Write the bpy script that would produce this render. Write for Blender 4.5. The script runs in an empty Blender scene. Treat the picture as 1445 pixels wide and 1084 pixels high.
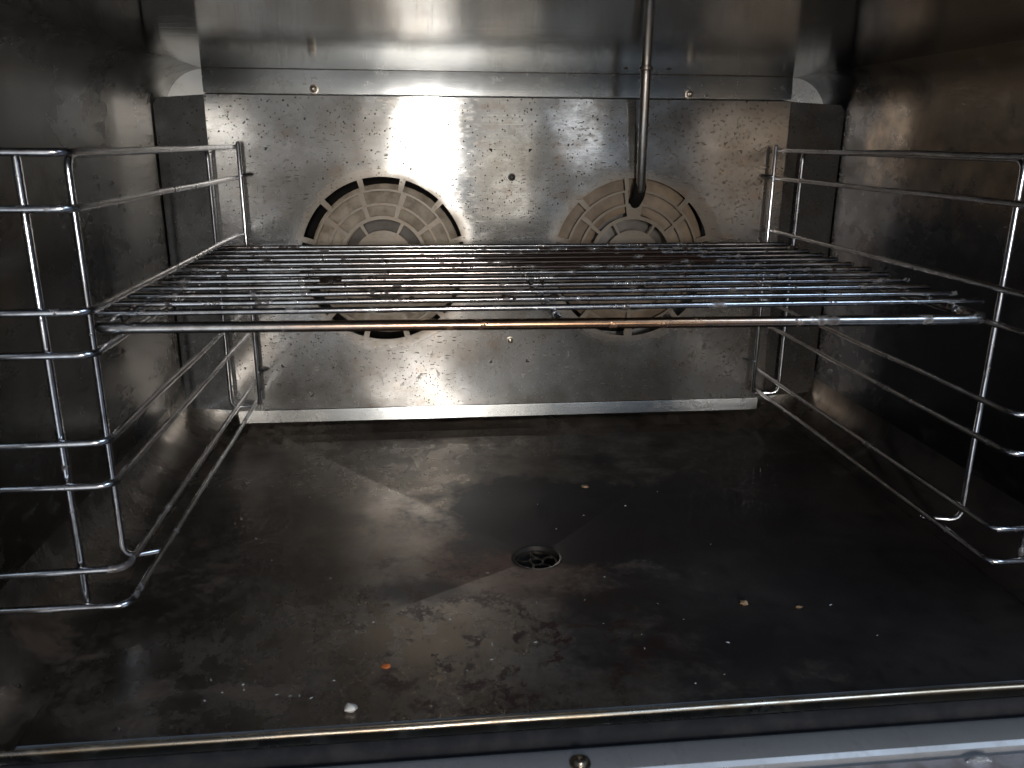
import bpy, math, random
from mathutils import Vector, Matrix, noise
random.seed(7)
S = bpy.context.scene
COL = S.collection
# ------------------------------------------------------------------ camera
cam_d = bpy.data.cameras.new('camera'); cam = bpy.data.objects.new('camera', cam_d); COL.objects.link(cam)
Rw = [[0.9943349, -0.02388864, 0.1035734], [-0.10607299, -0.28561288, 0.95245672], [0.006829, -0.95804729, -0.2865288]]
cam.matrix_world = Matrix([[r[0], -r[1], -r[2], 0] for r in Rw] + [[0, 0, 0, 1]])
cam_d.sensor_width = 36; cam_d.lens = 28.746
cam_d.clip_start = .02; cam_d.clip_end = 60
cam_d.dof.use_dof = True; cam_d.dof.focus_distance = .80; cam_d.dof.aperture_fstop = 15
S.camera = cam
S.view_settings.view_transform = 'Standard'; S.view_settings.look = 'None'
S.view_settings.exposure = 0; S.view_settings.gamma = 1
# ------------------------------------------------------------------ world + lamps (the kitchen in front of the open oven, plus two added glow lamps)
W = bpy.data.worlds.new('World'); S.world = W; W.use_nodes = True
W.node_tree.nodes['Background'].inputs[0].default_value = (.55, .71, 1, 1)
W.node_tree.nodes['Background'].inputs[1].default_value = .085
def lamp(name, loc, target, sx, sy, watts, colr):
    d = bpy.data.lights.new(name, 'AREA'); d.shape = 'RECTANGLE'; d.size = sx; d.size_y = sy; d.energy = watts; d.color = colr
    o = bpy.data.objects.new(name, d); COL.objects.link(o); o.location = loc
    o.rotation_euler = (Vector(target) - Vector(loc)).to_track_quat('-Z', 'Y').to_euler()
    return o
lamp('room_light', (.035, -1.5, .15), (.05, .95, -.05), .032, .48, 25, (1, .97, .93))
lamp('room_glow', (-.35, -1.55, .15), (.05, .95, -.1), 1.1, 1.4, 2.25, (1, .97, .92))
lamp('added_warm_glow', (.36, -1.5, -.12), (.1, .95, -.05), .22, .26, .55, (1, .93, .82))  # added lamp, only makes a soft warm glow on the panel
lamp('added_cool_glow', (.63, -1.5, .05), (.1, .95, -.05), .14, .18, .25, (.95, .97, 1))  # added lamp, only makes a small pale glow on the panel
lamp('window_light', (.75, -1.6, .05), (.1, .95, -.05), .85, .6, .34, (.78, .88, 1))
lamp('high_window_light', (1.6, -1.2, 1.7), (.1, .7, -.2), 1.3, 1.0, 32, (.58, .76, 1))
lamp('sunlit_floor_light', (-.95, -1.1, -.9), (.05, .6, -.1), 1.5, .9, 5.5, (.86, .93, 1))
S.cycles.max_bounces = 7; S.cycles.glossy_bounces = 6; S.cycles.diffuse_bounces = 3
S.cycles.sample_clamp_indirect = 6; S.cycles.caustics_reflective = True; S.cycles.blur_glossy = .3
S.cycles.use_denoising = True; S.cycles.use_adaptive_sampling = True; S.cycles.adaptive_threshold = .025; S.cycles.adaptive_min_samples = 24

# ------------------------------------------------------------------ material helper
class Mat:
    def __init__(s, name):
        s.m = bpy.data.materials.new(name); s.m.use_nodes = True; s.t = s.m.node_tree; s.t.nodes.clear()
        s.out = s.n('ShaderNodeOutputMaterial'); s.b = s.n('ShaderNodeBsdfPrincipled'); s.l(s.b.outputs[0], s.out.inputs[0])
        s.pos = s.n('ShaderNodeNewGeometry').outputs['Position']; s.bump_out = None
    def n(s, k): return s.t.nodes.new(k)
    def l(s, a, b): s.t.links.new(a, b)
    def put(s, sock, v):
        if isinstance(v, bpy.types.NodeSocket): s.l(v, sock)
        elif isinstance(v, (tuple, list)) and len(v) == 3 and sock.type == 'RGBA': sock.default_value = (*v, 1)
        else: sock.default_value = v
    def mapv(s, scale, loc=(0, 0, 0), rot=(0, 0, 0)):
        q = s.n('ShaderNodeMapping'); s.l(s.pos, q.inputs['Vector'])
        q.inputs['Scale'].default_value = scale; q.inputs['Location'].default_value = loc; q.inputs['Rotation'].default_value = rot
        return q.outputs[0]
    def noise(s, scale, detail=4, rough=.55, loc=(0, 0, 0), dist=0, rot=(0, 0, 0)):
        if not isinstance(scale, tuple): scale = (scale,) * 3
        q = s.n('ShaderNodeTexNoise'); s.l(s.mapv(scale, loc, rot), q.inputs['Vector'])
        q.inputs['Scale'].default_value = 1; q.inputs['Detail'].default_value = detail
        q.inputs['Roughness'].default_value = rough; q.inputs['Distortion'].default_value = dist
        return q.outputs[0]
    def ramp(s, v, a, b, lo=0., hi=1.):
        q = s.n('ShaderNodeMapRange'); q.interpolation_type = 'SMOOTHSTEP'; s.put(q.inputs[0], v)
        q.inputs[1].default_value = a; q.inputs[2].default_value = b; q.inputs[3].default_value = lo; q.inputs[4].default_value = hi
        return q.outputs[0]
    def math(s, op, a, b=0.):
        q = s.n('ShaderNodeMath'); q.operation = op; s.put(q.inputs[0], a); s.put(q.inputs[1], b); return q.outputs[0]
    def mul(s, a, b): return s.math('MULTIPLY', a, b)
    def mx(s, a, b): return s.math('MAXIMUM', a, b)
    def mix(s, f, a, b):
        q = s.n('ShaderNodeMix'); q.data_type = 'RGBA'; s.put(q.inputs[0], f); s.put(q.inputs[6], a); s.put(q.inputs[7], b); return q.outputs[2]
    def mixf(s, f, a, b):
        q = s.n('ShaderNodeMix'); q.data_type = 'FLOAT'; s.put(q.inputs[0], f); s.put(q.inputs[2], a); s.put(q.inputs[3], b); return q.outputs[0]
    def xyz(s):
        q = s.n('ShaderNodeSeparateXYZ'); s.l(s.pos, q.inputs[0]); return q.outputs
    def dist(s, c, sc=(1, 1, 1)):
        a = s.n('ShaderNodeVectorMath'); a.operation = 'SUBTRACT'; s.l(s.pos, a.inputs[0]); a.inputs[1].default_value = c
        b = s.n('ShaderNodeVectorMath'); b.operation = 'MULTIPLY'; s.l(a.outputs[0], b.inputs[0]); b.inputs[1].default_value = sc
        q = s.n('ShaderNodeVectorMath'); q.operation = 'LENGTH'; s.l(b.outputs[0], q.inputs[0]); return q.outputs['Value']
    def dots(s, scale, r, loc=(0, 0, 0)):
        q = s.n('ShaderNodeTexVoronoi'); q.feature = 'F1'; q.inputs['Scale'].default_value = 1; q.inputs['Randomness'].default_value = 1
        w = s.n('ShaderNodeVectorMath'); w.operation = 'ADD'; s.l(s.mapv(scale, loc), w.inputs[0])
        nz = s.n('ShaderNodeTexNoise'); s.l(s.mapv(tuple(c * 1.6 for c in scale), loc), nz.inputs['Vector']); nz.inputs['Scale'].default_value = 1
        k = s.n('ShaderNodeVectorMath'); k.operation = 'SCALE'; s.l(nz.outputs['Color'], k.inputs[0]); k.inputs['Scale'].default_value = .35
        s.l(k.outputs[0], w.inputs[1]); s.l(w.outputs[0], q.inputs['Vector'])
        sep = s.n('ShaderNodeSeparateColor'); s.l(q.outputs['Color'], sep.inputs[0])
        size = s.mul(s.math('POWER', sep.outputs[0], 2.2), r)
        return s.ramp(s.math('SUBTRACT', size, q.outputs['Distance']), -.02, .06)
    def bump(s, h, strength, d):
        q = s.n('ShaderNodeBump'); q.inputs['Strength'].default_value = strength; q.inputs['Distance'].default_value = d
        s.l(h, q.inputs['Height'])
        if s.bump_out: s.l(s.bump_out, q.inputs['Normal'])
        s.bump_out = q.outputs[0]; s.l(q.outputs[0], s.b.inputs['Normal'])
    def tangent(s, v, an):
        q = s.n('ShaderNodeCombineXYZ')
        for i in range(3): q.inputs[i].default_value = v[i]
        s.l(q.outputs[0], s.b.inputs['Tangent']); s.b.inputs['Anisotropic'].default_value = an
    def set(s, **k):
        for a, v in k.items(): s.put(s.b.inputs[a.replace('_', ' ')], v)
        return s.m

FANS = ((-.0455, -.1345), (.246, -.1355))      # x, z of the two fans
def panel_mat():
    M = Mat('stained_brushed_steel')
    brush = M.noise((6, 40, 420), 3, .6)
    film = M.ramp(M.noise((8, 5, 9), 6, .66, (3, 0, 1)), .38, .66)
    fine = M.ramp(M.noise((90, 60, 260), 5, .7, (1, 5, 0)), .48, .72)
    col = M.mix(film, (.49, .49, .48), (.225, .212, .192))
    col = M.mix(M.mul(fine, .42), col, (.20, .17, .14))
    # browner baked film spreading in from the right end, and a darker cloud above the left fan
    wb = M.mul(M.math('SUBTRACT', M.noise((11, 8, 12), 6, .68, (4, 4, 1)), .5), 1.6)
    soil_and_shade = M.ramp(M.math('ADD', M.dist((.47, .955, -.10), (3.5, 1, 2.0)), wb), 1.25, .3)
    soil_and_shade = M.mx(soil_and_shade, M.mul(M.ramp(M.math('ADD', M.dist((-.12, .955, -.03), (9, 1, 12)), wb), 1.2, .3), .55))
    soil_and_shade = M.mx(soil_and_shade, M.mul(M.ramp(M.math('ADD', M.dist((.10, .955, -.20), (2.0, 1, 12)), wb), 1.2, .3), .65))  # band below the shelf: its shadow on the panel, painted in
    col = M.mix(M.mul(soil_and_shade, .8), col, (.115, .098, .082))
    # tan baked-on film round the fan openings
    d1 = M.dist((FANS[0][0], .955, FANS[0][1])); d2 = M.dist((FANS[1][0], .955, FANS[1][1]))
    wob = M.math('MULTIPLY', M.math('SUBTRACT', M.noise(40, 4), .5), .02)
    tan = M.mx(M.ramp(M.math('ADD', d1, wob), .112, .084), M.ramp(M.math('ADD', d2, wob), .112, .084))
    col = M.mix(M.mul(tan, .8), col, (.205, .165, .122))
    # specks: round spatter drops, and dashes drawn out along the brushing near the fans
    dens = M.ramp(M.noise((7, 7, 9), 4, .6, (8.3, 0, 2)), .40, .66)
    near = M.mx(M.ramp(d1, .20, .11), M.ramp(d2, .20, .11))
    speck = M.mx(M.mx(M.mul(M.dots((185, 1, 185), .25), M.ramp(dens, .15, .55)), M.mul(M.dots((360, 1, 360), .36, (3, 0, 1)), M.ramp(dens, -.3, .5))),
                 M.mx(M.mul(M.dots((80, 1, 86), .11, (5, 0, 8)), M.ramp(dens, .3, .7)), M.mul(M.dots((110, 1, 460), .36, (1, 0, 6)), M.mul(near, .75))))
    # run marks on the lower half
    X, Y, Z = M.xyz()
    low = M.ramp(Z, -.20, -.245)
    run = M.ramp(M.noise((130, 60, 60), 5, .62, (2, 0, 6), .9), .60, .68)
    run = M.mul(M.mul(run, low), M.ramp(M.noise((14, 5, 12), 2, .5, (1, 1, 9)), .42, .60))
    br = M.ramp(M.noise((34, 10, 52), 6, .7, (0, 4, 4)), .54, .74)
    col = M.mix(M.mul(br, .5), col, (.20, .125, .07))
    dark = M.mul(M.mx(speck, run), M.math('SUBTRACT', 1., M.mul(tan, .75)))
    col = M.mix(dark, col, (.030, .020, .014))
    ro = M.mixf(film, .10, .15); ro = M.mixf(M.mul(fine, .4), ro, .28); ro = M.mixf(M.mul(soil_and_shade, .8), ro, .30); ro = M.mixf(tan, ro, .46); ro = M.mixf(dark, ro, .55)
    M.tangent((0, 0, 1), .78)
    M.bump(M.noise((7, 9, 7), 2, .5, (5, 0, 1)), .075, .02)
    M.bump(M.noise((13, 9, 11), 2, .5, (1, 0, 4)), .03, .012); M.bump(brush, .04, .0006)
    met = M.mixf(M.mx(dark, M.mul(tan, .7)), .8, .1)
    return M.set(Base_Color=col, Roughness=ro, Metallic=met, Specular_IOR_Level=.2)
def steel(name, a, b, r0, r1, tang=None, an=.5, wave=.12, grime=.5, gcol=(.05, .04, .032), brush=(6, 40, 420), blot=7, patch=(), met=1.):
    M = Mat(name)
    film = M.ramp(M.noise(blot, 5, .6, (2, 7, 1)), .36, .66)
    col = M.mix(film, a, b)
    fine = M.ramp(M.noise((55, 30, 55), 5, .7, (7, 1, 3)), .5, .75)
    col = M.mix(M.mul(fine, grime), col, gcol)
    sp = M.ramp(M.noise(210, 3, .6, (1, 8, 0)), .68, .72)
    sp = M.mul(sp, M.ramp(M.noise(9, 2), .45, .7))
    col = M.mix(sp, col, gcol)
    ro = M.mixf(film, r0, r1); ro = M.mixf(M.mul(fine, .6), ro, r1 + .12); pm = None
    for c, sc, amt, pc, pr in patch:          # baked-on film on the ceiling; reflections and shade painted on the walls
        wob = M.mul(M.math('SUBTRACT', M.noise(14, 6, .68, c), .5), 1.8)
        k = M.mul(M.ramp(M.math('ADD', M.dist(c, sc), wob), 1.3, .35), amt)
        col = M.mix(k, col, pc); ro = M.mixf(k, ro, pr); pm = pm if pr < .33 else k if pm is None else M.mx(pm, k)
    if tang: M.tangent(tang, an)
    M.bump(M.noise(8, 2, .5), wave, .02); M.bump(M.noise(brush, 3, .6), .08, .0008)
    return M.set(Base_Color=col, Roughness=ro, Specular_IOR_Level=.25, Metallic=M.mixf(M.mx(M.mx(sp, M.mul(fine, grime * .6)), M.mul(pm, .8) if pm else M.mul(sp, .5)), met, .15))
def wire_mat(name, deposit=.62, base=(.64, .64, .65), amber=.6, rough=.2, heat=None, burn=None):
    M = Mat(name)
    am = M.ramp(M.noise((9, 30, 30), 4, .6, (3, 0, 2)), .50, .68)
    if heat: am = M.mx(am, M.ramp(M.math('ADD', M.dist(heat[0], heat[1]), M.mul(M.noise((30, 30, 30), 4, .6), .8)), 1.75, .75))
    col = M.mix(M.mul(am, amber), base, (.45, .265, .155))
    gr = M.ramp(M.noise((60, 60, 60), 5, .7), .40, .7)
    col = M.mix(M.mul(gr, .5), col, (.11, .075, .055))
    dep = M.ramp(M.noise((95, 160, 95), 5, .68, (6, 2, 2)), deposit, deposit + .05)
    dep = M.mul(dep, M.ramp(M.noise((11, 15, 15), 3, .5, (0, 9, 0)), .40, .56))
    big = M.ramp(M.noise((18, 26, 18), 4, .6, (9, 9, 3)), .64, .69)
    dep = M.mx(dep, M.mul(big, .85))
    if burn: dep = M.mx(dep, M.ramp(M.math('ADD', M.dist(burn[0], burn[1]), M.math('SUBTRACT', M.mul(M.noise((26, 60, 60), 5, .7), 3.), 1.5)), .95, .75))
    col = M.mix(dep, col, (.022, .011, .008))
    M.bump(M.noise(300, 3, .6), .05, .0005); M.bump(dep, .16, .0006)
    return M.set(Base_Color=col, Roughness=M.mixf(dep, rough, .34), Metallic=M.mixf(dep, 1., .05))
def floor_mat():
    M = Mat('burnt_steel_floor')
    film = M.ramp(M.noise((5, 6, 5), 6, .62, (1, 2, 0)), .36, .64)
    col = M.mix(film, (.27, .235, .20), (.105, .087, .072))
    fine = M.ramp(M.noise((46, 30, 30), 6, .72, (4, 4, 0)), .46, .74)
    col = M.mix(M.mul(fine, .65), col, (.052, .038, .027))
    wob = M.mul(M.math('SUBTRACT', M.noise((17, 17, 1), 7, .7, (2, 2, 0)), .5), 1.9)
    def pool(c, s, a, b): return M.ramp(M.math('ADD', M.dist(c, s), wob), b, a)
    # patches rubbed cleaner, left of the drain
    cl = M.mx(pool((-.005, .745, -.34), (17, 24, 1), .5, 1.2), pool((-.01, .53, -.34), (11, 14, 1), .3, 1.3))
    col = M.mix(M.mul(cl, .6), col, (.42, .375, .32))
    p1 = pool((.20, .69, -.34), (5.6, 10, 1), .8, 1.15)
    p2 = pool((.09, .735, -.34), (11, 13, 1), .8, 1.2)
    p3 = pool((.118, .51, -.34), (52, 22, 1), .6, 1.2)
    p4 = pool((-.01, .585, -.34), (22, 40, 1), .4, 1.2)
    p5 = pool((.37, .58, -.34), (3.8, 3.0, 1), .7, 1.3)
    vein = M.math('ABSOLUTE', M.math('SUBTRACT', M.noise((15, 13, 5), 6, .72, (5, 1, 0)), .5))
    vein = M.mul(M.ramp(vein, .050, .0), M.ramp(M.noise((38, 38, 9), 4, .65, (7, 2, 0)), .40, .60))
    vmask = M.ramp(M.math('ADD', M.dist((.04, .52, -.34), (7, 8, 1)), wob), 1.3, .5)
    vmask = M.mx(vmask, M.mul(M.ramp(M.noise((7, 7, 3), 2, .5, (8, 1, 0)), .52, .68), .45))
    rust = M.ramp(M.noise((13, 18, 5), 6, .7, (3, 9, 0)), .52, .70)
    ring = M.ramp(M.math('ADD', M.dist((.085, .645, -.34), (8.5, 9, 1)), wob), 1.3, .4)
    rust = M.mx(M.mul(rust, .6), M.mul(ring, .85))
    col = M.mix(rust, col, (.088, .043, .025))
    blk = M.mx(M.mx(M.mul(M.mx(p1, p2), .92), M.mul(M.mx(p3, p4), .8)), M.mul(M.mul(vein, vmask), .85))
    blk = M.mx(blk, M.mul(p5, .9))
    spot = M.mul(M.ramp(M.noise((120, 150, 40), 4, .65, (1, 1, 1)), .62, .70), M.ramp(M.noise(10, 2, .5, (0, 2, 5)), .45, .65))
    blk = M.mx(blk, M.mul(spot, .8))
    col = M.mix(M.mul(M.mul(vein, vmask), .9), M.mix(blk, col, (.0085, .0085, .0105)), (.030, .011, .008))
    ro = M.mixf(film, .24, .32); ro = M.mixf(M.mul(fine, .7), ro, .42); ro = M.mixf(rust, ro, .42); ro = M.mixf(blk, ro, .36); ro = M.mixf(M.mul(cl, .5), ro, .26)
    M.bump(M.noise((8, 8, 4), 2), .08, .02); M.bump(M.noise(160, 5, .7), .10, .0006); M.bump(blk, .08, .0004)
    met = M.mixf(M.mx(blk, M.mul(rust, .9)), .95, .0); met = M.mixf(M.mul(fine, .5), met, .2)
    return M.set(Base_Color=col, Roughness=ro, Metallic=met, Specular_IOR_Level=.18)
def plain(name, col, col2, rough, metal=0, sc=40, bump=.2, bd=.001):
    M = Mat(name); v = M.noise(sc, 5, .65)
    c = M.mix(M.ramp(v, .38, .66), col, col2)
    M.bump(M.noise(sc * 3, 4, .6), bump, bd)
    return M.set(Base_Color=c, Roughness=M.mixf(v, rough - .06, rough + .08), Metallic=metal)

PANEL = panel_mat()
WALL = steel('sooty_wall_steel', (.235, .222, .205), (.125, .112, .098), .20, .28, grime=.55, wave=.09, patch=[((-.29, .60, .02), (1, 5, 14), .7, (.42, .40, .37), .30)])  # pale patch paints the panel's sheen on the upper left wall
WALLR = steel('shaded_wall_steel', (.145, .15, .165), (.075, .078, .086), .20, .28, grime=.55, wave=.09, patch=[((.5, .66, .03), (1, 4.2, 9.5), .9, (.56, .45, .34), .325), ((.5, .58, -.22), (1, 2.6, 5), .8, (.055, .060, .075), .32)])  # darker right-wall copy: shade and warm panel reflection painted into the colour
CEIL = steel('ceiling_steel', (.36, .345, .32), (.25, .225, .195), .055, .085, wave=.012, grime=.2, brush=(8, 300, 8), patch=[((.38, .72, .076), (3.6, 2.2, 1), .6, (.06, .052, .048), .16)])
BACK = steel('bare_back_steel', (.92, .92, .90), (.82, .80, .75), .26, .34, grime=.35, gcol=(.16, .13, .1), met=.6)
RAIL = steel('top_strip_steel', (.60, .61, .60), (.48, .47, .44), .20, .28, (0, 0, 1), .85, wave=.05, grime=.3)
FLOOR = floor_mat()
LIPM = steel('worn_lip_steel', (.72, .64, .52), (.50, .39, .27), .26, .36, grime=.4, blot=26)
FRAME = steel('front_frame_steel', (.45, .455, .465), (.38, .38, .385), .44, .52, (1, 0, 0), .4, grime=.3, gcol=(.12, .11, .11), met=.6)
TRAYM = plain('worn_tray_steel', (.42, .40, .42), (.28, .25, .25), .45, .3, 60)
RUBBER = plain('black_rubber', (.010, .010, .012), (.020, .019, .020), .8, 0, 60)
RUBBER.node_tree.nodes['Principled BSDF'].inputs['Specular IOR Level'].default_value = .2
CHROME = wire_mat('burnt_chrome_wire', .575, base=(.70, .70, .71), amber=.5, rough=.17, heat=((.01, .70, -.112), (14, 5, 5)), burn=((.17, .80, -.112), (8, 12, 5)))
BARM = wire_mat('front_bar_chrome', .60, base=(.60, .58, .56), amber=1.0, rough=.24, heat=((.09, .53, -.117), (5.6, 5, 5)))
RACKM = wire_mat('rack_wire_steel', .63, base=(.70, .70, .72), amber=.15, rough=.2)
FANM = plain('dusty_beige_enamel', (.34, .28, .21), (.19, .145, .10), .62, 0, 55, .3)
FAND = plain('dusty_brown_enamel', (.19, .135, .088), (.11, .078, .05), .62, 0, 30, .25)
HUBM = plain('grey_fan_hub', (.17, .15, .13), (.11, .095, .08), .55, .3, 30)
DARK = plain('dark_cast_iron', (.035, .032, .03), (.06, .052, .045), .45, .6, 60)
SCREWM = plain('screw_steel', (.42, .38, .32), (.22, .17, .12), .32, 1, 150)
TUBEM = steel('probe_tube_steel', (.68, .65, .61), (.48, .42, .36), .28, .36, grime=.4, blot=20)
BROWN = plain('brown_sealant', (.055, .032, .018), (.11, .07, .042), .55, 0, 120)
SOOT = plain('burnt_crust', (.012, .009, .007), (.028, .016, .010), .38, 0, 300, .5)
CHAMBER = plain('chamber_shade_black', (.007, .0065, .006), (.013, .011, .010), .85, 0, 60)  # black that paints in the dark behind the slots and in the notch
CHAMBER.node_tree.nodes['Principled BSDF'].inputs['Specular IOR Level'].default_value = .1
CRUMB = plain('pale_crumb', (.66, .63, .56), (.5, .46, .4), .7, 0, 300)
ORANGE = plain('orange_crumb', (.45, .13, .03), (.32, .08, .02), .6, 0, 300)
TANC = plain('tan_crumb', (.30, .20, .12), (.2, .12, .065), .6, 0, 300)
LINT = plain('white_lint', (.55, .56, .56), (.40, .41, .42), .8, 0, 400)
FOIL = plain('crumpled_foil', (.7, .72, .76), (.55, .56, .6), .25, 1, 500, .8, .002)

# ------------------------------------------------------------------ geometry helpers
def obj(name, verts, faces, mat, parent=None, smooth=True, angle=40, solid=0, bevel=0):
    me = bpy.data.meshes.new(name); me.from_pydata([tuple(float(c) for c in v) for v in verts], [], [tuple(q) for q in faces]); me.update()
    me.materials.append(mat)
    if smooth:
        me.shade_smooth()
        try: me.set_sharp_from_angle(angle=math.radians(angle))
        except Exception: pass
    o = bpy.data.objects.new(name, me); COL.objects.link(o)
    if parent: o.parent = parent
    if solid:
        m = o.modifiers.new('thickness', 'SOLIDIFY'); m.thickness = solid; m.offset = -1
        dg = bpy.context.evaluated_depsgraph_get(); me2 = bpy.data.meshes.new_from_object(o.evaluated_get(dg))
        o.modifiers.clear(); o.data = me2; bpy.data.meshes.remove(me); me2.name = name
        if smooth:
            me2.shade_smooth(); me2.set_sharp_from_angle(angle=math.radians(min(angle, 30)))
    if bevel:
        m = o.modifiers.new('bevel', 'BEVEL'); m.width = bevel; m.segments = 2; m.limit_method = 'ANGLE'
    return o
def thing(name, label, cat, loc=(0, 0, 0), group=None):
    o = bpy.data.objects.new(name, None); COL.objects.link(o); o.empty_display_size = .02
    o['label'] = label; o['category'] = cat
    if group: o['group'] = group
    return o
def tag(o, label, cat, group=None, kind=None):
    o['label'] = label; o['category'] = cat
    if group: o['group'] = group
    if kind: o['kind'] = kind
    return o
def dup(o, loc, parent=None):
    c = o.copy(); COL.objects.link(c); c.location = loc; c.parent = parent or o.parent; return c
def fillet(pts, rad, n=6):
    pts = [Vector(p) for p in pts]; out = [pts[0]]
    for i in range(1, len(pts) - 1):
        a, b, c = pts[i - 1], pts[i], pts[i + 1]
        r = min(rad, (a - b).length * .49, (c - b).length * .49)
        p, q = b + (a - b).normalized() * r, b + (c - b).normalized() * r
        for k in range(n + 1):
            t = k / n; out.append(p * (1 - t) ** 2 + b * 2 * t * (1 - t) + q * t * t)
    out.append(pts[-1]); return out
def tube_data(path, r, seg=10, closed=False, flat=1.0, caps=True, jitter=0):
    path = [Vector(p) for p in path]; n = len(path); vs, fs = [], []
    def tan(i):
        if closed: return (path[(i + 1) % n] - path[i - 1]).normalized()
        return (path[min(i + 1, n - 1)] - path[max(i - 1, 0)]).normalized()
    t = tan(0); up = Vector((0, 0, 1)) if abs(t.z) < .9 else Vector((0, 1, 0))
    u = (up - t * up.dot(t)).normalized()
    rings = [(path[i], tan(i), r) for i in range(n)]
    if caps and not closed:      # rounded ends
        t0, t1 = tan(0), tan(n - 1)
        rings = [(path[0] - t0 * r * .8, t0, r * .35), (path[0] - t0 * r * .5, t0, r * .8)] + rings + [(path[-1] + t1 * r * .5, t1, r * .8), (path[-1] + t1 * r * .8, t1, r * .35)]
    for p, t, rr in rings:
        u = (u - t * u.dot(t)).normalized(); w = t.cross(u)
        for k in range(seg):
            a = 2 * math.pi * k / seg
            vs.append(p + (u * math.cos(a) * flat + w * math.sin(a)) * rr)
    m = len(rings)
    for i in range(m if closed else m - 1):
        for k in range(seg):
            a, b = i * seg + k, i * seg + (k + 1) % seg
            c, d = ((i + 1) % m) * seg + (k + 1) % seg, ((i + 1) % m) * seg + k
            fs.append((a, b, c, d))
    if not closed: fs.append(tuple(reversed(range(seg)))); fs.append(tuple(range((m - 1) * seg, m * seg)))
    return vs, fs
def subdiv(path, step=.01):
    out = []
    for a, b in zip(path[:-1], path[1:]):
        k = max(1, int((b - a).length / step))
        out += [a.lerp(b, i / k) for i in range(k)]
    return out + [path[-1]]
def tube(name, pts, r, mat, parent=None, rad=.012, seg=10, wob=0, **k):
    p = fillet(pts, rad)
    if wob:
        p = subdiv(p, .03); s = random.random() * 50
        p = [q + Vector((0, 0, 1)) * (noise.noise(Vector((q.x * 9 + s, q.y * 9, 0))) * wob) for q in p]
    v, f = tube_data(p, r, seg, **k); return obj(name, v, f, mat, parent)
def box(x0, x1, y0, y1, z0, z1):
    v = [(x, y, z) for x in (x0, x1) for y in (y0, y1) for z in (z0, z1)]
    return v, [(0, 1, 3, 2), (4, 6, 7, 5), (0, 4, 5, 1), (2, 3, 7, 6), (0, 2, 6, 4), (1, 5, 7, 3)]
def join(*parts):
    V, F = [], []
    for v, f in parts:
        k = len(V); V += list(v); F += [tuple(i + k for i in q) for q in f]
    return V, F
def lathe(profile, centre, axis, seg=32):
    """profile: (radius, height along axis); closed by caps where radius is 0"""
    ax = Vector(axis).normalized(); u = ax.orthogonal().normalized(); w = ax.cross(u); c = Vector(centre); vs, fs = [], []
    for r, h in profile:
        for k in range(seg):
            a = 2 * math.pi * k / seg; vs.append(c + ax * h + (u * math.cos(a) + w * math.sin(a)) * max(r, 1e-5))
    for i in range(len(profile) - 1):
        for k in range(seg):
            fs.append((i * seg + k, i * seg + (k + 1) % seg, (i + 1) * seg + (k + 1) % seg, (i + 1) * seg + k))
    return vs, fs
def extrude_y(profile, y0, y1, n=1):
    """open profile of (x, z) swept along y"""
    vs, fs = [], []; m = len(profile)
    for j in range(n + 1):
        y = y0 + (y1 - y0) * j / n; vs += [(x, y, z) for x, z in profile]
    for j in range(n):
        for i in range(m - 1): fs.append((j * m + i, j * m + i + 1, (j + 1) * m + i + 1, (j + 1) * m + i))
    return vs, fs
def lump(c, r, seed, squash=.6, n=8, m=5):
    vs, fs = [], []; c = Vector(c)
    for i in range(m + 1):
        th = math.pi * i / m
        for k in range(n):
            ph = 2 * math.pi * k / n; d = Vector((math.sin(th) * math.cos(ph), math.sin(th) * math.sin(ph), math.cos(th)))
            f = r * (1 + .55 * noise.noise(d * 1.7 + Vector((seed * 3.1, seed, 0))))
            vs.append(c + Vector((d.x * f, d.y * f, d.z * f * squash)))
    for i in range(m):
        for k in range(n): fs.append((i * n + k, (i + 1) * n + k, (i + 1) * n + (k + 1) % n, i * n + (k + 1) % n))
    return vs, fs

# ------------------------------------------------------------------ the oven body
XL, XR, ZT, ZB, YF, YB = -.290, .500, .0764, -.340, .417, 1.02
RC = .048
oven = thing('combi_oven', 'stained stainless steel oven cavity with dirty floor, seen through the open front', 'oven')
def arc(cx, cz, a0, a1, n=10, r=RC):
    return [(cx + r * math.cos(math.radians(a0 + (a1 - a0) * i / n)), cz + r * math.sin(math.radians(a0 + (a1 - a0) * i / n))) for i in range(n + 1)]
# left wall with its two coved corners
pl = [(XL, ZB + RC)] + arc(XL + RC, ZT - RC, 180, 90)
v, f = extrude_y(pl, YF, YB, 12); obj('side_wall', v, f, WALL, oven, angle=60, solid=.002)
pr = arc(XR - RC, ZT - RC, 90, 0) + [(XR, ZB + RC)]
for ap in (arc(XL + RC, ZB + RC, 270, 180), arc(XR - RC, ZB + RC, 0, -90)):
    v, f = extrude_y(ap, YF, YB, 12); obj('floor_cove', v, f, FLOOR, oven, angle=60, solid=.002)
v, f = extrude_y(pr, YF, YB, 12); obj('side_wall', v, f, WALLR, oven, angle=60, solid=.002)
v, f = extrude_y([(XL + RC, ZT), (XR - RC, ZT)], YF, YB, 1); obj('ceiling', v, f, CEIL, oven, solid=.002)
v, f = box(XL - .01, XR + .01, YB, YB + .003, ZB - .012, ZT + .01); obj('back_wall', v, f, BACK, oven)
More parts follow.
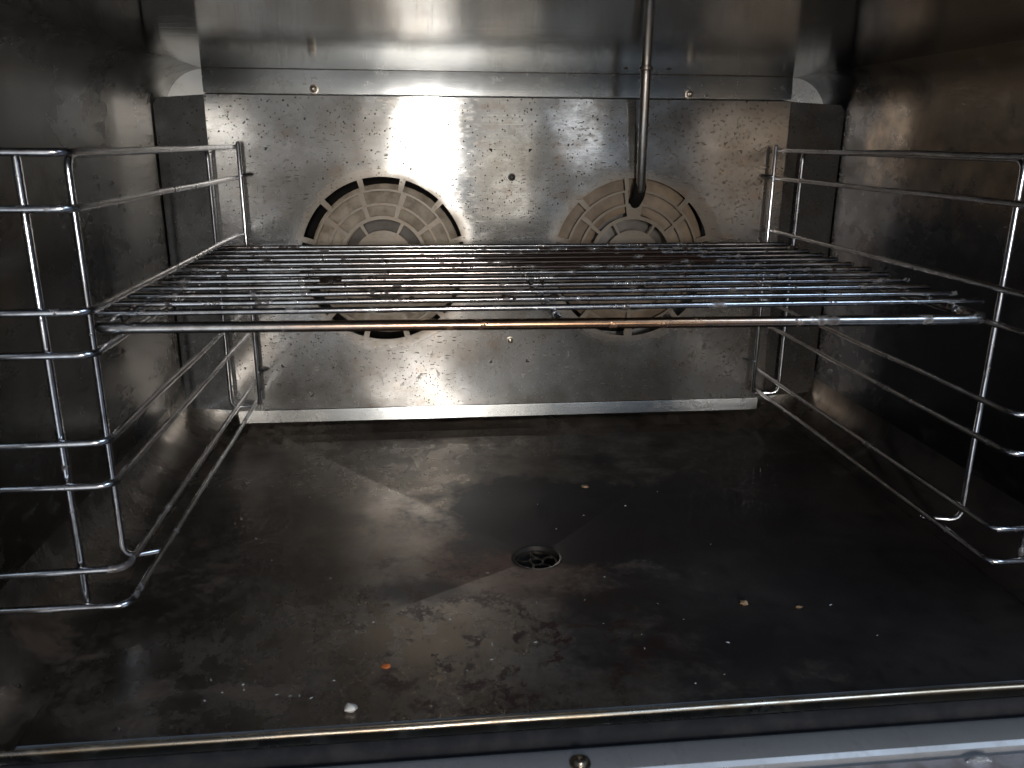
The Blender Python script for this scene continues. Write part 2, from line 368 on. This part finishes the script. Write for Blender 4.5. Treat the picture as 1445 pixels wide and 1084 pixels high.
# floor: shallow pressed pan, four facets falling to the drain
DX, DY, DR = .0922, .6375, .0215
fx0, fx1, fy0, fy1 = XL + RC, XR - RC, YF + .006, YB
def floor_z(x, y):
    tx = (x - DX) / ((fx1 - DX) if x > DX else (DX - fx0)); ty = (y - DY) / ((fy1 - DY) if y > DY else (DY - fy0))
    t = max(abs(tx), abs(ty))
    return ZB - .012 * max(0., 1 - t) + .0125 * min(1, max(0., (y - .915) / .045)) ** 2
NS, NR = 96, 26; vs, fs = [], []
for i in range(NR + 1):
    for k in range(NS):
        # walk a square so that the four corners carry vertices
        s = k / NS * 4; e, q = int(s), s - int(s)
        sx, sy = [(-1 + 2 * q, -1), (1, -1 + 2 * q), (1 - 2 * q, 1), (-1, 1 - 2 * q)][e]
        X = DX + (sx * (fx1 - DX) if sx > 0 else sx * (DX - fx0)); Y = DY + (sy * (fy1 - DY) if sy > 0 else sy * (DY - fy0))
        d = math.hypot(X - DX, Y - DY); cx, cy = DX + (X - DX) / d * DR, DY + (Y - DY) / d * DR
        t = (i / NR) ** 1.2; x, y = cx + (X - cx) * t, cy + (Y - cy) * t
        vs.append((x, y, floor_z(x, y)))
for i in range(NR):
    for k in range(NS):
        fs.append((i * NS + k, i * NS + (k + 1) % NS, (i + 1) * NS + (k + 1) % NS, (i + 1) * NS + k))
obj('floor', vs, fs, FLOOR, oven, angle=1.6)
# drain cup with its strainer
zc = floor_z(DX, DY)
v, f = lathe([(DR + .0008, .0004), (DR + .0002, .0016), (DR - .0016, .0012), (DR - .0022, -.004), (DR - .003, -.02), (0, -.021)], (DX, DY, zc), (0, 0, 1))
drain = obj('drain', v, f, DARK, oven)
def ringpath(cx, cy, z, r, n=28): return [(cx + r * math.cos(2 * math.pi * i / n), cy + r * math.sin(2 * math.pi * i / n), z) for i in range(n)]
for r in (.0175, .0058):
    v, f = tube_data(ringpath(DX, DY, zc - .0035, r), .0011, 6, closed=True); obj('strainer_ring', v, f, SCREWM, drain)
for k in range(5):
    a = 2 * math.pi * k / 5 + .35
    pts = [(DX + math.cos(a + b) * r, DY + math.sin(a + b) * r, zc - .0035) for r, b in ((.0062, 0), (.010, .22), (.014, .22), (.0172, 0))]
    tube('strainer_spoke', pts, .0011, SCREWM, drain, rad=.002, seg=6)
# front: worn lip, gasket, frame, drip edge
lip = [(YF + .008, ZB - .002)] + [(YF + .0022 * math.cos(math.radians(a)), ZB - .0004 + .0026 * math.sin(math.radians(a))) for a in range(20, 181, 20)] + [(YF - .0024, ZB - .006)]
n = 60; vs, fs = [], []
for i in range(n + 1):
    x = XL - .004 + (XR - XL + .008) * i / n; w = .0006 * noise.noise(Vector((x * 11, 0, 3)))
    vs += [(x, y + w, z + w * .4) for y, z in lip]
m = len(lip)
for i in range(n):
    for j in range(m - 1): fs.append((i * m + j, (i + 1) * m + j, (i + 1) * m + j + 1, i * m + j + 1))
obj('floor_lip', vs, fs, LIPM, oven, solid=-.0012)
gp = fillet([(XL - .006, .4025, ZB - .005), (XR + .006, .4025, ZB - .005), (XR + .006, .4025, ZT + .010), (XL - .006, .4025, ZT + .010), (XL - .006, .4025, ZB - .005)], .03)
gp = subdiv(gp[:-1], .05)
v, f = tube_data(gp, .0088, 12, closed=True, flat=.62); obj('door_gasket', v, f, RUBBER, oven)
v, f = tube_data([p + Vector((0, -.0075, (-.003 if p.z < -.2 else .0))) for p in gp], .0036, 8, closed=True); obj('gasket_bead', v, f, RUBBER, oven)
fr = [(.3945, ZB - .0075), (.3930, ZB - .0035), (.390, ZB - .0025), (.3755, ZB - .0040), (.3730, ZB - .0060), (.3722, ZB - .030)]
vs, fs = [], []
for x in (XL - .09, XR + .09): vs += [(x, y, z) for y, z in fr]
for j in range(len(fr) - 1): fs.append((j, j + len(fr), j + len(fr) + 1, j + 1))
obj('front_frame', vs, fs, FRAME, oven, solid=-.0015)
v, f = join(box(XL - .09, XL - .016, .366, .420, ZB - .03, ZT + .09), box(XR + .016, XR + .09, .366, .420, ZB - .03, ZT + .09), box(XL - .016, XR + .016, .366, .420, ZT + .02, ZT + .09))
obj('front_surround', v, f, FRAME, oven, smooth=False)
v, f = box(XL - .02, XR + .08, .312, .3700, ZB - .012, ZB - .0088); obj('drip_tray_edge', v, f, TRAYM, oven, bevel=.001)
def screw(c, axis, r, parent, name='screw', mat=None):
    v, f = lathe([(r * 1.45, 0), (r * 1.45, r * .16), (r, r * .22), (r * .96, r * .5), (r * .75, r * .82), (r * .40, r * .92), (r * .36, r * .6), (0, r * .55)], c, axis, 18)
    return obj(name, v, f, mat or SCREWM, parent)
screw((.0825, .381, ZB - .0031), (0, -.1, 1), .0042, oven)
screw((.2215, .925, ZT - .0002), (0, 0, -1), .0032, oven); screw((.269, .925, ZT - .0002), (0, 0, -1), .0032, oven)
screw((.386, .80, ZT - .0002), (0, 0, -1), .0022, oven); screw((.42, .745, ZT - .0002), (0, 0, -1), .0022, oven)

# ------------------------------------------------------------------ fan guard panel
guard = thing('fan_guard_panel', 'speckled stainless back panel with two round slotted fan openings', 'panel')
PX0, PX1, PZ0, PZ1, PY, PT = -.2298, .4245, -.3125, .0440, .955, .0016
HR = .1085            # radius of the round area that carries the slots
RINGS = [(.0340, .0465), (.0505, .0615), (.0650, .0770), (.0800, .0920)]     # slot bands, inner to outer
def slots_left():
    s = {0: [(-29 + 60 * k, 26 + 60 * k) for k in range(6)], 1: [(-16 + 36 * k, 15 + 36 * k) for k in range(10)],
         2: [(-15 + 36 * k, 16 + 36 * k) for k in range(10)], 3: [(-13 + 30 * k, 13 + 30 * k) for k in range(12)]}
    return s
def slots_right():
    out = [(0, 41), (45, 73), (77, 104), (108, 139), (143, 177)]; mid = [(0, 49), (53, 93), (97, 137), (141, 178)]; third = [(9, 50), (54, 94), (98, 138), (142, 178)]
    mir = lambda L: L + [(-b, -a) for a, b in L]
    return {0: [(-27, 31), (35, 88), (92, 148), (152, 208), (-88, -31), (-148, -92)], 1: mir(third), 2: mir(mid), 3: mir(out)}
RW = (.0340, .0465, .0505, .0620, .0650, .0780, .0805, .0935)
def disc_mesh(cx, cz, slots, notch=False):
    """a polar sheet with slots cut through; returns sheet quads plus slot side walls"""
    radii = [0.0, .017] + list(RW) + [HR]
    NT = 360
    def solid(i, k):
        r0, r1 = radii[i], radii[i + 1]; rm = (r0 + r1) / 2; a = (k + .5) * 360 / NT; a = a - 360 if a > 180 else a
        if notch and .065 < rm < .0935:
            hw = math.degrees(math.asin(min(1, .0080 / rm)))
            if abs(a) < hw: return False
        if notch and rm > .060 and abs(a) < math.degrees(math.asin(min(1, .0118 / rm))): return True
        for b, (s0, s1) in enumerate(zip(RW[0::2], RW[1::2])):
            if s0 - 1e-6 < rm < s1 + 1e-6:
                for lo, hi in slots[b]:
                    for sh in (-360, 0, 360):
                        if lo < a + sh < hi: return False
        return True
    def P(i, k, y):
        a = math.radians(k * 360 / NT); r = radii[i]; return (cx + math.sin(a) * r, y, cz + math.cos(a) * r)
    # finer notch bottom: extra radius
    idx = {}; V, F = [], []
    def vid(i, k, b):
        k %= NT
        if i == 0: k = 0
        key = (i, k, b)
        if key not in idx: idx[key] = len(V); V.append(P(i, k, PY + (PT if b else 0)))
        return idx[key]
    n = len(radii) - 1
    G = [[solid(i, k) for k in range(NT)] for i in range(n)]
    for i in range(n):
        for k in range(NT):
            if not G[i][k]: continue
            for b in (0, 1):
                q = [vid(i, k, b), vid(i, k + 1, b), vid(i + 1, k + 1, b), vid(i + 1, k, b)]
                if i == 0: q = [q[0], q[2], q[3]]
                F.append(tuple(q if b == 0 else reversed(q)))
            for (di, dk, e) in ((-1, 0, ((i, k), (i, k + 1))), (1, 0, ((i + 1, k + 1), (i + 1, k))), (0, -1, ((i + 1, k), (i, k))), (0, 1, ((i, k + 1), (i + 1, k + 1)))):
                j, l = i + di, (k + dk) % NT
                if j < 0: continue
                if j < n and G[j][l]: continue
                if j >= n: continue
                (a0, a1), (b0, b1) = e
                F.append((vid(a0, a1, 0), vid(a0, a1, 1), vid(b0, b1, 1), vid(b0, b1, 0)))
    return V, F
def plate_mesh():
    """the flat face: a sheet with two round holes, each hole joined to a square, the rest in strips"""
    V, F = [], []
    H = .125
    def add(*p):
        k = len(V); V.extend(p); F.append(tuple(range(k, k + len(p))))
    NT = 180
    xs = []
    for cx, cz in FANS:
        def sq(k):
            a = math.radians(k * 360 / NT); dx, dz = math.sin(a), math.cos(a); t = H / max(abs(dx), abs(dz)); return (cx + dx * t, PY, -.135 + dz * t)
        def ci(k):
            a = math.radians(k * 360 / NT); return (cx + math.sin(a) * HR, PY, cz + math.cos(a) * HR)
        for k in range(NT): add(ci(k), ci(k + 1), sq(k + 1), sq(k))
        xs.append((cx - H, cx + H))
    z0, z1 = -.135 - H, -.135 + H
    for x0, x1 in ((PX0, xs[0][0]), (xs[0][1], xs[1][0]), (xs[1][1], PX1)):
        add((x0, PY, z0), (x1, PY, z0), (x1, PY, z1), (x0, PY, z1))
    add((PX0, PY, PZ0), (PX1, PY, PZ0), (PX1, PY, z0), (PX0, PY, z0)); add((PX0, PY, z1), (PX1, PY, z1), (PX1, PY, PZ1), (PX0, PY, PZ1))
    return V, F
v, f = plate_mesh(); obj('panel_face', v, f, PANEL, guard)
v, f = disc_mesh(*FANS[0], slots_left()); obj('slotted_grille', v, f, PANEL, guard, angle=30)
v, f = disc_mesh(*FANS[1], slots_right(), True); obj('slotted_grille', v, f, PANEL, guard, angle=30)
def sheet(name, pts, mat, th=.0014):
    return obj(name, pts, [tuple(range(len(pts)))], mat, guard, smooth=False, solid=th)
def folded(name, rows, mat, th=.0014):
    vs = [p for r in rows for p in r]; m = len(rows[0]); fs = []
    for i in range(len(rows) - 1):
        for j in range(m - 1): fs.append((i * m + j, i * m + j + 1, (i + 1) * m + j + 1, (i + 1) * m + j))
    return obj(name, vs, fs, mat, guard, angle=20, solid=th)
# side flanges: fold strip and slanted wing
def wing(s, x0, xo):
    yo = .9665
    a = [(x0, PY + .0004, PZ1), (x0, PY + .0004, PZ0)]
    b = [(x0 + s * .0035, PY + .0012, PZ1 - .0003), (x0 + s * .0035, PY + .0012, PZ0 + .0005)]
    c = [(xo - s * .006, yo - .0014, PZ1 - .003), (xo - s * .006, yo - .0022, PZ0 + .002)]
    d = [(xo, yo, PZ1 - .010), (xo, yo, PZ0 + .012)]
    return [a, b, c, d]
folded('side_flange', wing(-1, PX0 - .0003, XL + .0035), PANEL, -.0012)
folded('side_flange', wing(1, PX1 + .0003, XR - .0035), PANEL, .0012)
folded('gap_shade_strip', [[(PX0, .9552, .04405), (PX1, .9552, .04405)], [(PX0 - .008, .9990, .0477), (PX1 + .008, .9990, .0477)]], SOOT, .001)  # added dark sheet, stands in for the shaded gap above the panel
# top strip: narrow ledge carrying the screws, then a face that leans back to the ceiling
TX0, TX1 = -.2404, .4444
folded('top_strip', [[(TX0, 1.0, .0483), (TX1, 1.0, .0483)], [(TX0 - .0004, 1.0003, .0580), (TX1 + .0004, 1.0003, .0580)], [(TX0 - .001, 1.0035, .0758), (TX1 + .001, 1.0035, .0758)]], RAIL)
folded('bottom_strip', [[(PX0 + .006, .9560, -.3138), (PX1 - .006, .9560, -.3138)], [(PX0 + .005, .9556, -.3158), (PX1 - .005, .9556, -.3158)], [(PX0 + .006, .9546, -.3285), (PX1 - .006, .9546, -.3285)]], RAIL, -.0014)
sb = subdiv([Vector((TX0, 1.0022, ZT - .0006)), Vector((TX1, 1.0022, ZT - .0006))], .02)
v, f = tube_data([p + Vector((0, .0006 * noise.noise(p * 30), 0)) for p in sb], .0019, 7); obj('sealant_bead', v, f, BROWN, guard)
for x in (-.1190, .3180): screw((x, 1.0001, .0530), (0, -1, 0), .0036, guard)
for x, z in ((.1018, -.0411), (.1012, -.2319)): screw((x, PY - .0002, z), (0, -1, 0), .0030, guard, 'panel_bolt', DARK if z > -.1 else SCREWM)
# ------------------------------------------------------------------ fan wheels behind the openings
def fan(cx, cz, label, mat, dx, dz, r):
    t = thing('oven_fan', label, 'fan', group='fan wheels behind the back panel')
    c = (cx + dx, 0, cz + dz)
    v, f = lathe([(.0480, .986), (.0480, .9660), (.0520, .9642), (r - .002, .9660), (r, .9675), (r - .001, .9700)], c, (0, 1, 0), 48); obj('front_plate', v, f, mat, t)
    v, f = lathe([(0, .9720), (.012, .9722), (.022, .977), (.049, .986)], c, (0, 1, 0), 40); obj('hub', v, f, HUBM, t)
    v, f = lathe([(.0, 1.006), (.1050, 1.006), (.1050, 1.008), (0, 1.008)], c, (0, 1, 0), 40); obj('chamber_shade_disc', v, f, CHAMBER, t)  # added black disc, stands in for the unlit fan chamber
    b = None
    for k in range(24):
        if b is None:
            v, f = box(-.0006, .0006, .9704, 1.0058, r - .020, r - .001); b = obj('blade', v, f, CHAMBER, t); o = b
        else:
            o = b.copy(); COL.objects.link(o); o.parent = t
        o.location = (c[0], 0, c[2]); o.rotation_euler = (0, math.radians(15 * k), 0)
    return t
fan(*FANS[0], 'dusty beige fan wheel behind the plain round guard, away from the metal tube', FANM, .003, -.001, .0865)
fan(*FANS[1], 'browner dusty fan wheel behind the notched guard that the metal tube enters', FAND, -.002, .005, .0915)
# ------------------------------------------------------------------ steam tube
tb = thing('steam_tube', 'thin vertical steel tube from the ceiling into a notch of the fan guard', 'tube')
tube('tube', [(.2432, .922, ZT - .0012), (.2440, .924, .05), (.2487, .9400, -.0535)], .0053, TUBEM, tb, rad=.02, seg=16)
tube('outlet', [(.2487, .9415, -.0500), (.2484, .9470, -.062), (.2462, .9680, -.0765)], .0072, CHAMBER, tb, rad=.01, seg=16)  # bent tube end, blackened to stand in for the dark notch hole
v, f = lathe([(.0068, 0), (.0074, .001), (.0074, .003), (.0056, .0042)], (.2432, .922, ZT - .0002), (0, 0, -1), 20); obj('collar', v, f, TUBEM, tb)
# ------------------------------------------------------------------ side racks
LEVELS = (-.0085, -.0400, -.1000, -.1258, -.1828, -.2110, -.2712, -.2965)
def side_rack(s, xr, label):
    """s = -1 left, +1 right; xr = plane of the rails"""
    t = thing('side_rack', label, 'rack', group='wire racks hung on the side walls')
    R = .0024
    xo = xr + s * .027
    for i, z in enumerate(LEVELS):
        tube('rail', [(xr + s * .082, .500, z), (xr, .500 + (.0 if i % 2 else .003), z), (xr, .944, z - .0015)], R, RACKM, t, rad=.010, wob=.0007)
    tube('end_post', [(xr - s * .0028, .9445, LEVELS[0] + .003), (xr - s * .0028, .9445, LEVELS[-1] - .004)], R, RACKM, t)
    xp = xr + s * .026
    tube('front_post', [(xr + s * .029, .5065, LEVELS[0] - .001), (xr + s * .029, .5065, LEVELS[-1] + .001)], R, RACKM, t)
    zt, zb, xs = LEVELS[0] - .0030, LEVELS[-1] - .009, xp + s * .0035
    tube('standoff_frame', [(xr + s * .003, .588, zb + .003), (xs, .577, zb + .004), (xs, .577, zt), (xs, .942, zt), (xs, .942, zb + .002), (xr + s * .002, .948, zb + .001)], R, RACKM, t, rad=.010)
    for z in (-.0395, -.2620):
        tube('hook_pin', [(xr - s * .004, .944, z), (xr - s * .013, .9535, z + .001)], .0021, RACKM, t)
    return t
side_rack(-1, -.199, 'bent-wire side rack left of the grid shelf, on the side away from the metal tube')
side_rack(1, .410, 'dim bent-wire side rack right of the grid shelf, on the tube side')
# ------------------------------------------------------------------ the wire shelf
rk = thing('wire_shelf', 'burnt chrome wire grid shelf resting on the side rails', 'shelf')
ZF = -.1176
FL, FR, FY0, FY1 = -.2085, .3915, .529, .915
tube('front_bar', [(FL + .004, .556, ZF + .0006), (FL - .001, .534, ZF + .0008), (FL + .02, .5335, ZF + .0006), (FR - .02, .5235, ZF - .0008), (FR, .5240, ZF - .0006), (FR - .003, .548, ZF)], .0038, BARM, rk, rad=.014, seg=14)
tube('side_bar', [(FL + .004, .562, ZF), (FL + .004, FY1 - .004, ZF)], .0034, CHROME, rk)
tube('side_bar', [(FR - .003, .554, ZF), (FR - .003, FY1 - .004, ZF)], .0034, CHROME, rk)
tube('back_bar', [(FL + .004, FY1, ZF), (FR - .003, FY1, ZF)], .0034, CHROME, rk)
tube('centre_brace', [(.0900, .5318, ZF), (.0900, FY1 - .004, ZF)], .0030, CHROME, rk)
ws = []
for i in range(12):
    y = .557 + .0312 * i
    w = tube('wire', [(-.2150 + random.uniform(-.0012, .0012), y, -.1122), (.4085 + random.uniform(-.0015, .0015), y, -.1120)], .0022, CHROME, rk, seg=10, wob=.0004)
parts = []
for k in range(46):
    i = min(11, int(abs(random.gauss(0, 5)))); y = .557 + .0312 * i; x = random.gauss(.0, .15) if k % 3 else random.gauss(-.06, .03)
    x = max(-.2, min(.39, x))
    parts.append(lump((x, y + random.uniform(-.001, .001), -.1108), random.uniform(.0014, .0030), k, .7, 7, 4))
parts.append(lump((-.079, .679, -.1112), .0062, 77, .6)); parts.append(lump((-.071, .681, -.1105), .0045, 78, .6))
v, f = join(*parts); o = obj('burnt_residue', v, f, SOOT, rk); o['kind'] = 'stuff'
# ------------------------------------------------------------------ crumbs and lint on the floor
def on_floor(x, y, dz=0): return (x, y, floor_z(x, y) + dz)
def crumb(x, y, r, seed, mat, label, sq=.5, sx=1):
    v, f = lump((0, 0, 0), r, seed, sq); v = [Vector((p.x * sx, p.y, p.z)) for p in v]
    o = obj('crumb', v, f, mat); o.location = on_floor(x, y, r * sq * .8); tag(o, label, 'crumb'); return o
crumb(-.0516, .437, .0042, 3, CRUMB, 'largest white flake on the dark floor near the front lip')
crumb(-.0317, .482, .0024, 5, ORANGE, 'small orange crumb on the dark floor behind the white flake', .5, 1.5)
crumb(.2425, .540, .0031, 8, TANC, 'tan curled crumb on the dark right part of the floor')
crumb(.2821, .530, .0019, 11, TANC, 'smaller flat tan crumb beside the curled one, nearer the side rack', .35, 1.4)
crumb(.1619, .775, .0032, 14, TANC, 'tan crumb lying behind the black burnt patch, far from the lip', .4, 1.2)
parts = []
for k in range(46):
    if k < 26: x, y = random.uniform(-.2, .42), random.uniform(.435, .80)
    elif k < 36: x, y = random.gauss(-.115, .03), random.gauss(.455, .015)
    else: x, y = random.uniform(.0, .30), random.uniform(.44, .56)
    if y < .43: continue
    a = random.uniform(0, 3.1); l = random.uniform(.0004, .0014) * (1 if random.random() < .8 else 1.8); w = random.uniform(.00025, .0005)
    c = Vector(on_floor(x, y, .0005)); d = Vector((math.cos(a), math.sin(a), 0)) * l; e = Vector((-math.sin(a), math.cos(a), 0)) * w; u = Vector((0, 0, w))
    parts.append(([c - d - e, c + d - e * .6, c + d + e * .6, c - d + e, c + u], [(0, 1, 4), (1, 2, 4), (2, 3, 4), (3, 0, 4)]))
v, f = join(*parts); o = obj('lint_specks', v, f, LINT, smooth=False); tag(o, 'tiny pale lint specks scattered over the dark floor', 'specks', kind='stuff')
v, f = lump((0, 0, 0), .0052, 21, .35); v = [Vector((p.x * 1.5, p.y * .6, p.z)) for p in v]
o = obj('foil_scrap', v, f, FOIL, angle=5); o.location = (.3180, .3655, ZB - .0075); tag(o, 'scrap of shiny foil on the drip edge below the front frame', 'scrap')
